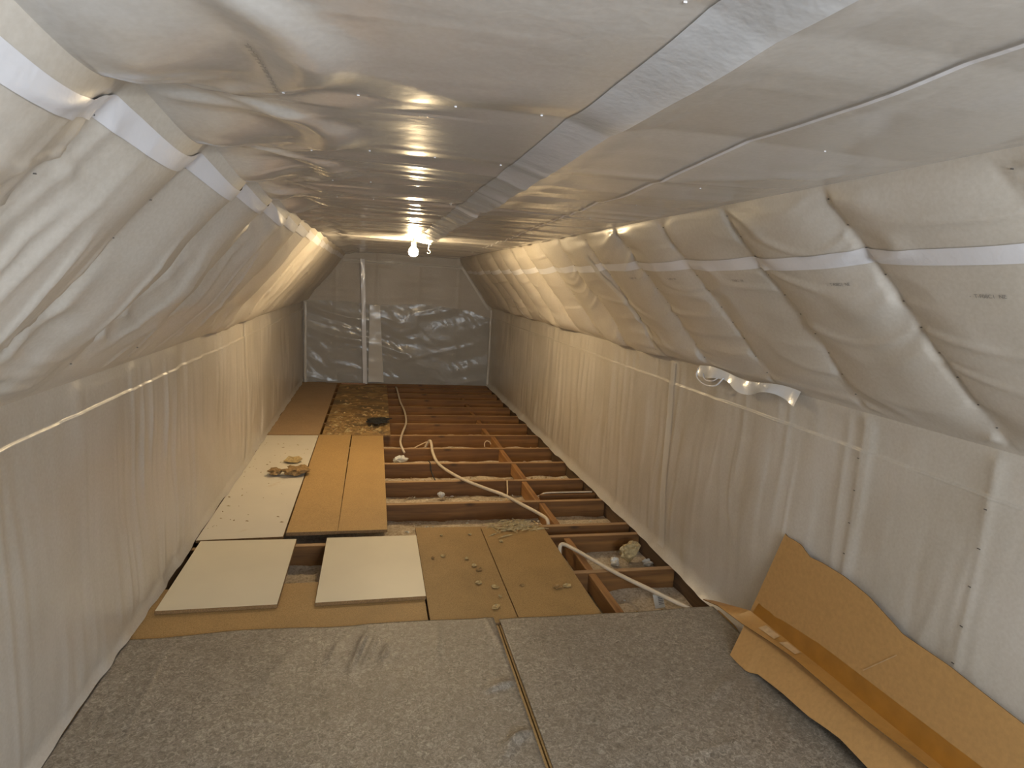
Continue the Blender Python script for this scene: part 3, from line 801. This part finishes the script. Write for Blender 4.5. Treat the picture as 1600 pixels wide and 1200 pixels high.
# ------------------------------------------------------------------ cables over the joists
c = tube('cable', [(0.335, 8.95, 0.014), (0.344, 8.77, 0.020), (0.352, 8.3, 0.012), (0.358, 7.86, 0.014), (0.385, 7.3, 0.012), (0.375, 6.72, 0.014), (0.315, 6.25, 0.012), (0.28, 5.90, 0.02), (0.285, 5.72, 0.010), (0.31, 5.66, -0.03)], 0.011, M['cable'])
tag(c, 'cream cable snaking from the end wall over the far joists', 'cable')
c = tube('cable', [(0.505, 5.79, -0.03), (0.535, 5.745, 0.05), (0.552, 5.70, 0.075), (0.556, 5.60, 0.062), (0.553, 5.42, 0.035), (0.585, 5.13, 0.013), (0.71, 4.77, 0.015), (0.86, 4.53, 0.014), (0.992, 4.35, 0.013), (1.09, 4.13, 0.013), (1.180, 3.92, 0.013), (1.196, 3.83, 0.006), (1.19, 3.80, -0.05)], 0.0125, M['cable'])
tag(c, 'thick cream cable crossing the middle joists diagonally', 'cable')
c = tube('cable', [(1.155, 3.40, -0.045), (1.160, 3.425, 0.005), (1.185, 3.43, 0.018), (1.235, 3.34, 0.018), (1.375, 3.03, 0.015), (1.50, 2.81, 0.014), (1.605, 2.62, 0.014)], 0.012, M['cable'])
tag(c, 'cream cable end slanting over the near pit by the right wall', 'cable')
w = tube('wire', [(0.40, 5.69, 0.010), (0.46, 5.71, 0.035), (0.520, 5.730, 0.056), (0.515, 5.72, 0.03), (0.505, 5.70, 0.006)], 0.005, M['wire'])
tag(w, 'thin bent wire beside the raised loop of the middle cable', 'wire')
w = tube('wire', [(1.09, 5.74, 0.005), (1.09, 5.75, 0.04), (1.11, 5.75, 0.062), (1.14, 5.75, 0.05), (1.15, 5.74, 0.030)], 0.005, M['wire'])
tag(w, 'small wire loop standing on a joist left of the noggins', 'wire')
w = tube('wire', [(1.098, 4.715, 0.004), (1.095, 4.69, -0.02), (1.085, 4.62, -0.07), (1.06, 4.55, -0.11)], 0.006, M['wire'])
tag(w, 'thin wire dropping from a joist behind the thick cable', 'wire')
w = tube('wire', [(1.28, 4.47, -0.06), (1.32, 4.455, -0.03), (1.36, 4.445, -0.012), (1.5, 4.445, -0.010), (1.74, 4.445, -0.010)], 0.006, M['cable'])
tag(w, 'thin pale wire lying along the short low timber', 'wire')
w = tube('wire', [(0.500, 5.28, 0.004), (0.51, 5.21, 0.004), (0.52, 5.16, -0.06), (0.55, 5.05, -0.114)], 0.005, M['black'])
tag(w, 'thin dark wire dropping into the pit below the middle cable', 'wire')

# ------------------------------------------------------------------ debris
def crumple(name, loc, size, mat, label, cat, seed, flat=0.4, rot=0.0, group=None, sub=3):
    bm = bmesh.new()
    bmesh.ops.create_icosphere(bm, subdivisions=sub, radius=1)
    P = np.array([v.co[:] for v in bm.verts])
    k = 1 + 0.42 * vn(P[:, 0] * 2.1 + 5, P[:, 1] * 2.1 + P[:, 2] * 1.7, seed) + 0.28 * ridge(P[:, 0] * 3.1 + P[:, 2] * 2, P[:, 1] * 3.1, seed + 1) * 0.6
    P = P * k[:, None] * np.array(size)
    P[:, 2] -= P[:, 2].min()
    for v, p in zip(bm.verts, P): v.co = p
    o = bmobj(name, bm, mat)
    o.location = loc; o.rotation_euler.z = rot
    return tag(o, label, cat, group)

def scrap(name, loc, size, mat, label, cat, seed, rot=0.0, group=None, lift=0.012):
    """bent torn flake with thickness"""
    rnd = random.Random(seed)
    bm = bmesh.new(); n = 9
    ring = []
    for k in range(n):
        a = 2 * math.pi * k / n; r = 0.65 + 0.45 * rnd.random()
        ring.append((size[0] * r * math.cos(a), size[1] * r * math.sin(a), 0.002 + lift * rnd.random()))
    bot = [bm.verts.new((x, y, z)) for x, y, z in ring]
    top = [bm.verts.new((x, y, z + 0.003)) for x, y, z in ring]
    c0 = bm.verts.new((0, 0, 0.0)); c1 = bm.verts.new((0, 0, 0.004))
    for k in range(n):
        j = (k + 1) % n
        bm.faces.new((bot[k], bot[j], top[j], top[k])); bm.faces.new((top[k], top[j], c1)); bm.faces.new((bot[j], bot[k], c0))
    o = bmobj(name, bm, mat); o.location = loc; o.rotation_euler.z = rot
    return tag(o, label, cat, group)

ZW = 0.0187
scrap('cardboard_scrap', (-0.635, 5.26, ZW), (0.085, 0.10, 0), M['wool'], 'flat torn yellowish scrap farthest up the long white board', 'debris', 3, 0.3, lift=0.03)
crumple('crumpled_scrap', (-0.575, 4.88, ZW), (0.085, 0.085, 0.035), M['wool_brown'], 'larger crumpled brown scrap on the long white board edge', 'debris', 4)
crumple('crumpled_scrap', (-0.725, 4.88, ZW), (0.042, 0.050, 0.022), M['wool_brown'], 'small dark crumpled scrap left of the larger one', 'debris', 9)
sp = []
crumple('paper_bag', (1.625, 3.42, -0.115), (0.075, 0.045, 0.055), M['wool'], 'crumpled yellowish paper clump in the near pit by the right wall', 'debris', 14, rot=0.4)
crumple('plaster_lump', (1.515, 3.37, -0.118), (0.026, 0.03, 0.025), M['paper'], 'small whitish lump beside the yellowish paper clump', 'debris', 15)
crumple('plaster_lump', (1.73, 3.36, -0.118), (0.028, 0.03, 0.022), M['paper'], 'pale lump in the near pit close to the right wall', 'debris', 16)
pp = empty('paper_label', (1.575, 2.86, -0.115), 'small white printed paper label standing in the nearest pit', 'paper')
bm = bmesh.new()
box_bm(bm, -0.032, 0.032, -0.001, 0.001, 0.0, 0.075); box_bm(bm, -0.030, 0.0, -0.03, -0.001, 0.070, 0.074)
bmobj('sheet', bm, M['paper'], pp)
bm = bmesh.new()
for k in range(5): box_bm(bm, -0.004, 0.027 - 0.004 * (k % 2), -0.0022, -0.0012, 0.018 + 0.009 * k, 0.022 + 0.009 * k)
tag(bmobj('print_lines', bm, M['print'], pp), kind='stuff')
pp.rotation_euler = (-0.5, 0, 0.15)
crumple('black_cloth', (0.075, 6.62, 0.0365), (0.115, 0.13, 0.020), M['black'], 'black crumpled cloth on the dark far board', 'cloth', 21, rot=-0.6)
crumple('plaster_lump', (0.552, 4.66, -0.120), (0.022, 0.022, 0.024), M['paper'], 'small shiny white lump in the pit under the thick cable', 'debris', 23)
crumple('plaster_lump', (0.265, 5.62, -0.118), (0.06, 0.045, 0.03), M['paper'], 'whitish lump in the pit beside the brown plank', 'debris', 24)
# green-yellow tuft of mineral wool strands lying over the board edge
bm = bmesh.new(); rnd = random.Random(5)
for k in range(90):
    x = rnd.gauss(0, 0.07); y = rnd.gauss(0, 0.045); a = rnd.gauss(0.3, 0.6); L = 0.02 + 0.035 * rnd.random()
    z = 0.018 * rnd.random() * math.exp(-(x * x) / 0.008)
    ca, sa = math.cos(a), math.sin(a); h = 0.0035
    v = [bm.verts.new(p) for p in ((x - L * ca - h * sa, y - L * sa + h * ca, z), (x + L * ca - h * sa, y + L * sa + h * ca, z + 0.006 * rnd.random()), (x + L * ca + h * sa, y + L * sa - h * ca, z), (x - L * ca + h * sa, y - L * sa - h * ca, z), (x, y, z + 0.008))]
    bm.faces.new((v[0], v[1], v[4])); bm.faces.new((v[1], v[2], v[4])); bm.faces.new((v[2], v[3], v[4])); bm.faces.new((v[3], v[0], v[4])); bm.faces.new((v[0], v[3], v[2], v[1]))
wt = bmobj('mineral_wool_tuft', bm, M['wool']); wt.location = (0.93, 3.715, 0.019); tag(wt, 'yellow green tuft of mineral wool on the edge of the right chipboard', 'debris')

# shavings and crumbs on the near chipboards, one thing each
CH = [(0.36, 3.31, 'wool_brown', .010), (0.42, 3.33, 'wool', .013), (0.55, 3.28, 'wool', .012), (0.58, 3.19, 'wool', .014), (0.60, 3.14, 'wool_brown', .019), (0.575, 2.99, 'wool', .017), (0.65, 2.94, 'wool', .020), (0.66, 2.84, 'wool', .013), (0.62, 2.74, 'wool', .022), (0.80, 2.94, 'wool_brown', .010), (0.985, 2.90, 'wool_brown', .024), (1.04, 2.91, 'wool', .020), (0.80, 3.5, 'wool', .013), (0.44, 3.62, 'wool', .011), (0.62, 3.62, 'wool', .011)]
ORD = ['nearest', 'second nearest', 'third nearest', 'fourth nearest', 'fifth nearest', 'sixth nearest', 'seventh nearest', 'eighth nearest', 'ninth nearest', 'tenth nearest', 'eleventh nearest', 'farthest']
for side, name in ((0, 'left'), (1, 'right')):
    for i, (x, y, mt, r) in enumerate(sorted([q for q in CH if (q[0] > 0.71) == bool(side)], key=lambda q: q[1])):
        tone = 'brown' if mt == 'wool_brown' else 'yellowish'
        scrap('wood_shaving', (x, y, 0.0178), (r * 1.25, r, 0), M[mt], '%s curled shaving, %s the camera on the %s worn chipboard' % (tone, ORD[i] + ' to', name), 'shaving', 30 + i + 20 * side, rnd.random() * 3, 'shavings on the worn chipboards', lift=0.006)

def litter(name, n, fx, parent, mats, seed):
    r = random.Random(seed); bm = bmesh.new()
    for k in range(n):
        x, y, z, s = fx(r); a = r.random() * 3.14; ca, sa = math.cos(a), math.sin(a); L = s * (0.7 + r.random()); h = s * 0.45
        pts = [(-L, -h), (L * 0.9, -h * 0.7), (L, h), (-L * 0.8, h * 0.8)]
        lo = [bm.verts.new((x + px * ca - py * sa, y + px * sa + py * ca, z)) for px, py in pts]
        hi = bm.verts.new((x, y, z + s * 0.6))
        for i in range(4):
            f = bm.faces.new((lo[i], lo[(i + 1) % 4], hi)); f.material_index = k % len(mats)
    return tag(bmobj(name, bm, mats, parent), kind='stuff')
ob = [o for o in bpy.data.objects if o.name == 'littered_board'][0]
def f1(r):
    x = r.uniform(-0.31, 0.31); y = -1.47 + abs(r.gauss(0, 0.55)) if r.random() < .75 else r.uniform(-1.4, 1.4)
    return (x, min(y, 1.4), 0.0175, r.uniform(0.010, 0.035))
litter('shavings', 260, f1, ob, [M['wool_brown'], M['wool_brown'], M['chip_dark'], M['wool']], 3)
wbd = [o for o in bpy.data.objects if o.get('label', '').startswith('long stained')][0]
litter('crumbs', 46, lambda r: (r.uniform(-0.22, 0.22), r.uniform(-1.15, 1.1), 0.0175, r.uniform(0.004, 0.010)), wbd, [M['wool_brown'], M['wool']], 4)
def f3(r):
    x = r.uniform(0.22, XR - .06); k = r.choice([(2.60, 3.07), (3.14, 3.57), (3.80, 4.21), (4.28, 4.71), (4.78, 5.19), (5.26, 5.67), (5.75, 6.18)])
    return (x, r.uniform(*k), -0.128 + .008, r.uniform(0.004, 0.014))
litter('rubble', 900, f3, fl, [M['paper'], M['wool_brown'], M['dust']], 5)
def f4(r):
    y = r.choice(JY[3:9]); return (r.uniform(0.3, 1.7), y + r.uniform(-.018, .018), -0.004, r.uniform(0.003, 0.007))
litter('crumbs', 140, f4, fl, [M['dust'], M['wool']], 6)
